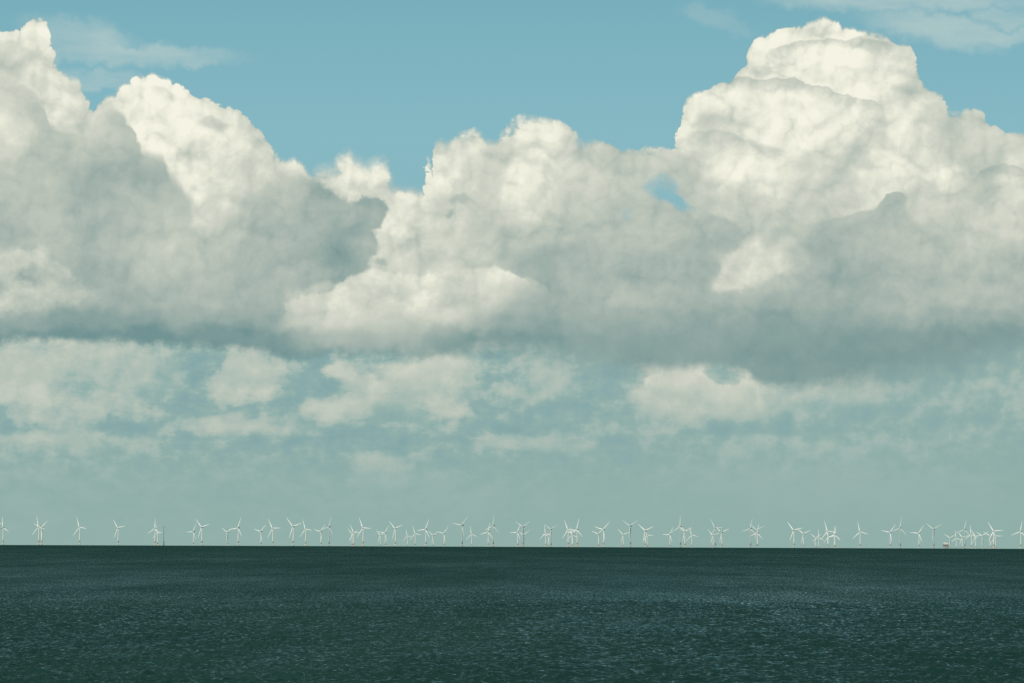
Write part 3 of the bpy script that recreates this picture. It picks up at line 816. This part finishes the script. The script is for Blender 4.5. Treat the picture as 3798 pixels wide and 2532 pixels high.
for x_ in (-6.2, 0, 4, 8.2): m.bar((x_, 0, Htop), (x_, 0, Htop + 1.6), 0.2, 6)
m.build('crossbar', M_MAST, mast)
m = MB(); m.rings([((0, 0, -5), 2.4, 2.4), ((0, 0, 16.0), 2.4, 2.4)], 16); m.build('foundation', M_MAST, mast, True)
m = MB(); m.rings([((0, 0, 16.0), 4.2, 4.2), ((0, 0, 16.6), 4.2, 4.2)], 16)
for i in range(10):
    a = 2 * math.pi * i / 10; b = 2 * math.pi * (i + 1) / 10
    m.bar((4 * math.cos(a), 4 * math.sin(a), 16.6), (4 * math.cos(a), 4 * math.sin(a), 17.9), .08, 4)
    m.bar((4 * math.cos(a), 4 * math.sin(a), 17.9), (4 * math.cos(b), 4 * math.sin(b), 17.9), .08, 4)
m.build('walkway', M_MAST, mast)

# ------------------------------------------------------------------ offshore substation
D = 16500.0
az = bearing(SUBST_X)
sub = empty('offshore_substation')
sub.location = (D * math.sin(az), D * math.cos(az), sea_z(D)); sub.rotation_euler = (0, 0, -az + 0.25)
tag(sub, 'squat cream offshore substation platform on legs, low on the horizon', 'substation')
hd = hidden(D); u = D / F_SRC / Z
def zz(pz): return (1057 - pz) * u + hd     # zoomed photo row -> metres above the sea there
m = MB()
m.box(-11.5, 11.5, -8, 8, zz(950), zz(925)); m.box(-10.0, 9.0, -7, 7, zz(925), zz(905)); m.box(-8.5, -1.5, -5, 5, zz(905), zz(890)); m.box(2, 6, -4, 4, zz(905), zz(896))
m.build('upper_deckhouse', M_DECK, sub)
m = MB(); m.box(-13, 13, -9.5, 9.5, zz(964), zz(951))
m.build('deck', M_DARK, sub)
m = MB(); m.box(-10.5, 9.5, -7.5, 7.5, zz(1000), zz(965))
lo_ = m.build('lower_deckhouse', M_JACKET, sub)
m = MB()
for x_ in (-8.5, -5.5, -2.5, .5, 3.5, 6.5): m.box(x_, x_ + 1.7, -7.62, -7.4, zz(990), zz(974))
m.build('louvre', M_DARK, lo_)
m = MB(); m.box(-12, 12, -9, 9, zz(1009), zz(1001)); m.build('cellar_deck', M_DARK, sub)
for sx in (-1, 1):
    for sy in (-1, 1):
        m = MB(); m.bar((sx * 11.5, sy * 8, -6), (sx * 10, sy * 7, zz(1009)), 0.8, 10)
        m.build('leg', M_JACKET, sub)
m = MB()
for sy in (-1, 1):
    m.bar((-11, sy * 7.8, 1), (10.2, sy * 7.1, zz(1012)), 0.4, 6); m.bar((11, sy * 7.8, 1), (-10.2, sy * 7.1, zz(1012)), 0.4, 6)
m.bar((-11, -7.8, 1), (-10.2, 7.1, zz(1012)), 0.4, 6); m.bar((11, -7.8, 1), (10.2, 7.1, zz(1012)), 0.4, 6)
m.build('bracing', M_JACKET, sub)
m = MB(); m.bar((8.5, 5, zz(950)), (8.5, 5, zz(895)), 0.5, 8); m.bar((8.5, 5, zz(897)), (16, 3, zz(925)), 0.3, 6)
m.build('crane', M_DARK, sub)

# ------------------------------------------------------------------ sea: one curved sheet, waves modelled
rng = np.random.default_rng(11)
R_NEAR = 300.0
rows_r = [0.5, 20, 60, 120, 180, 230, 265, 290]
y0 = EYE * 3775 / R_NEAR
k_ = 0
yp = y0
while yp > EYE * 3775 / 60000.0:
    r_ = EYE * 3775 / yp
    rows_r.append(r_)
    yp -= 0.13 if r_ < 900 else (0.22 if r_ < 3000 else 0.35)
rows_r += [62000.0, 75000.0, 95000.0]
rows_r = np.array(rows_r)
azs = np.concatenate([np.linspace(-180, -30, 40), np.linspace(-28, -13, 30), np.linspace(-12.5, -8.4, 90), np.linspace(-8.35, 8.35, 1000), np.linspace(8.4, 12.5, 90), np.linspace(13, 28, 30), np.linspace(30, 180, 40)])
azs = np.radians(azs[:-1])           # the last column is the first
nr, na_ = len(rows_r), len(azs)
RR, AA = np.meshgrid(rows_r, azs, indexing='ij')
X = (RR * np.sin(AA)).astype(np.float64); Y = (RR * np.cos(AA)).astype(np.float64)
Zs = -(RR ** 2) / (2 * RE)
space = np.gradient(rows_r)
dens = np.interp(np.degrees(azs), [-30, -13, -8.5, 8.5, 13, 30], [0, .0, 1, 1, .0, 0])[None, :]
DX = np.zeros_like(X); DY = np.zeros_like(X); DZ = np.zeros_like(X)
wind_dir = rad(90 - 45)              # waves run away to the right
NW = 90
for i in range(NW):
    u_ = (i + rng.random()) / NW
    lam = 1.0 * (9.0 / 1.0) ** u_
    th = wind_dir + rng.normal(0, 0.65)
    kx, ky = 2 * math.pi / lam * math.cos(th), 2 * math.pi / lam * math.sin(th)
    steep = 0.056 * (1.1 - 0.6 * u_)
    amp = steep * lam / (2 * math.pi)
    att = np.clip((lam / space / 2.0 - 0.5) / 1.2, 0, 1)[:, None] * dens
    sel = np.where(att.max(axis=1) > 0)[0]
    if len(sel) == 0: continue
    a, b = sel[0], sel[-1] + 1
    phs = kx * X[a:b] + ky * Y[a:b] + rng.random() * 2 * math.pi
    c_, s_ = np.cos(phs), np.sin(phs)
    w_ = amp * att[a:b]
    DZ[a:b] += w_ * c_
    DX[a:b] -= 0.8 * w_ * s_ * math.cos(th); DY[a:b] -= 0.8 * w_ * s_ * math.sin(th)
# gusts: rougher and calmer stretches
gust = 1.0 + 0.35 * np.sin(X / 37.0 + 1.3 * np.sin(Y / 90.0)) * np.sin(Y / 61.0 + 0.7 * np.sin(X / 55.0))
X += DX; Y += DY; Zs = Zs + DZ * gust
co = np.stack([X, Y, Zs], axis=-1).reshape(-1, 3).astype(np.float32)
i0 = (np.arange(nr - 1)[:, None] * na_ + np.arange(na_)[None, :])
j0 = (np.arange(nr - 1)[:, None] * na_ + (np.arange(na_)[None, :] + 1) % na_)
quads = np.stack([i0, i0 + na_, j0 + na_, j0], axis=-1).reshape(-1, 4).astype(np.int32)
me = bpy.data.meshes.new('sea')
me.vertices.add(len(co)); me.vertices.foreach_set('co', co.ravel())
me.loops.add(quads.size); me.loops.foreach_set('vertex_index', quads.ravel())
me.polygons.add(len(quads)); me.polygons.foreach_set('loop_start', np.arange(0, quads.size, 4, dtype=np.int32))
me.polygons.foreach_set('use_smooth', np.ones(len(quads), dtype=bool))
me.update(calc_edges=True)
sea = bpy.data.objects.new('sea', me)
COL.objects.link(sea)
tag(sea, kind='structure')

ms = bpy.data.materials.new('sea_water'); ms.use_nodes = True
nb = NB(ms.node_tree)
p = ms.node_tree.nodes['Principled BSDF']
geo = nb.new('ShaderNodeNewGeometry')
pos = geo.outputs['Position']
rot = nb.new('ShaderNodeVectorRotate', rotation_type='Z_AXIS')
nb.put(rot.inputs['Vector'], pos); rot.inputs['Angle'].default_value = rad(-45)
q = nb.v('MULTIPLY', rot.outputs[0], (1.0, 0.5, 1.0))
big_ = nb.noise(nb.v('MULTIPLY', pos, (0.012, 0.004, 0)), 1.0, 4.0, 0.55)
nb.put(p.inputs['Base Color'], ramp(nb, big_, [(0.35, (0.009, 0.034, 0.030, 1)), (0.65, (0.013, 0.043, 0.037, 1))]))
p.inputs['IOR'].default_value = 1.333
p.inputs['Specular IOR Level'].default_value = 0.44
p.inputs['Specular Tint'].default_value = (0.72, 1.0, 0.86, 1)
p.inputs['Roughness'].default_value = 0.12
# wavelets too fine to model: the faces of ripples turned up and towards the shore
def slope(scale, det, seed):
    c = nb.noise(nb.v('ADD', q, (seed, seed * 1.7, 0)), scale, det, 0.6, color=True)
    return nb.v('SUBTRACT', c, (0.5, 0.5, 0.5))
sl = nb.v('ADD', nb.v('SCALE', slope(1.6, 2.0, 3.1), scale=0.9), nb.v('SCALE', slope(0.33, 3.0, 8.3), scale=0.8))
sx, sy, _ = nb.sep(sl)
rough_ = nb.remap(nb.noise(nb.v('MULTIPLY', pos, (0.006, 0.0016, 0)), 1.0, 6.0, 0.65), 0.3, 0.7, 0.7, 1.3)
patch_ = nb.remap(nb.noise(nb.v('ADD', nb.v('MULTIPLY', pos, (1.25, 0.40, 0)), (4.0, 9.0, 0)), 1.0, 5.0, 0.75), 0.36, 0.64, 0.24, 2.0)
bands_ = nb.remap(nb.noise(nb.v('MULTIPLY', pos, (0.05, 0.030, 0)), 1.0, 4.0, 0.6), 0.35, 0.68, 0.92, 1.20)
patch_ = nb.m('MULTIPLY', patch_, bands_)
for sx_, sy_, lo_, hi_ in ((0.12, 0.014, .92, 1.10), (0.04, 0.0028, .90, 1.12)):
    patch_ = nb.m('MULTIPLY', patch_, nb.remap(nb.noise(nb.v('MULTIPLY', pos, (sx_, sy_, 0)), 1.0, 3.0, 0.6), 0.36, 0.64, lo_, hi_))
rough_ = nb.m('MULTIPLY', rough_, patch_)
far_ = nb.sep(pos)[1]
rough_ = nb.m('MULTIPLY', rough_, nb.curve(far_, [(300, .76), (600, .92), (1000, 1.30), (2000, 1.7), (4000, 2.1), (8000, 2.8), (14000, 3.8)]))
ny = nb.m('MULTIPLY', nb.m('SUBTRACT', -0.12, nb.m('MULTIPLY', 1.15, nb.m('ABSOLUTE', sy))), rough_)
off = nb.xyz(nb.m('MULTIPLY', sx, 0.6), ny, 0.0)
nb.put(p.inputs['Normal'], nb.v('NORMALIZE', nb.v('ADD', geo.outputs['Normal'], off)))
me.materials.append(ms)
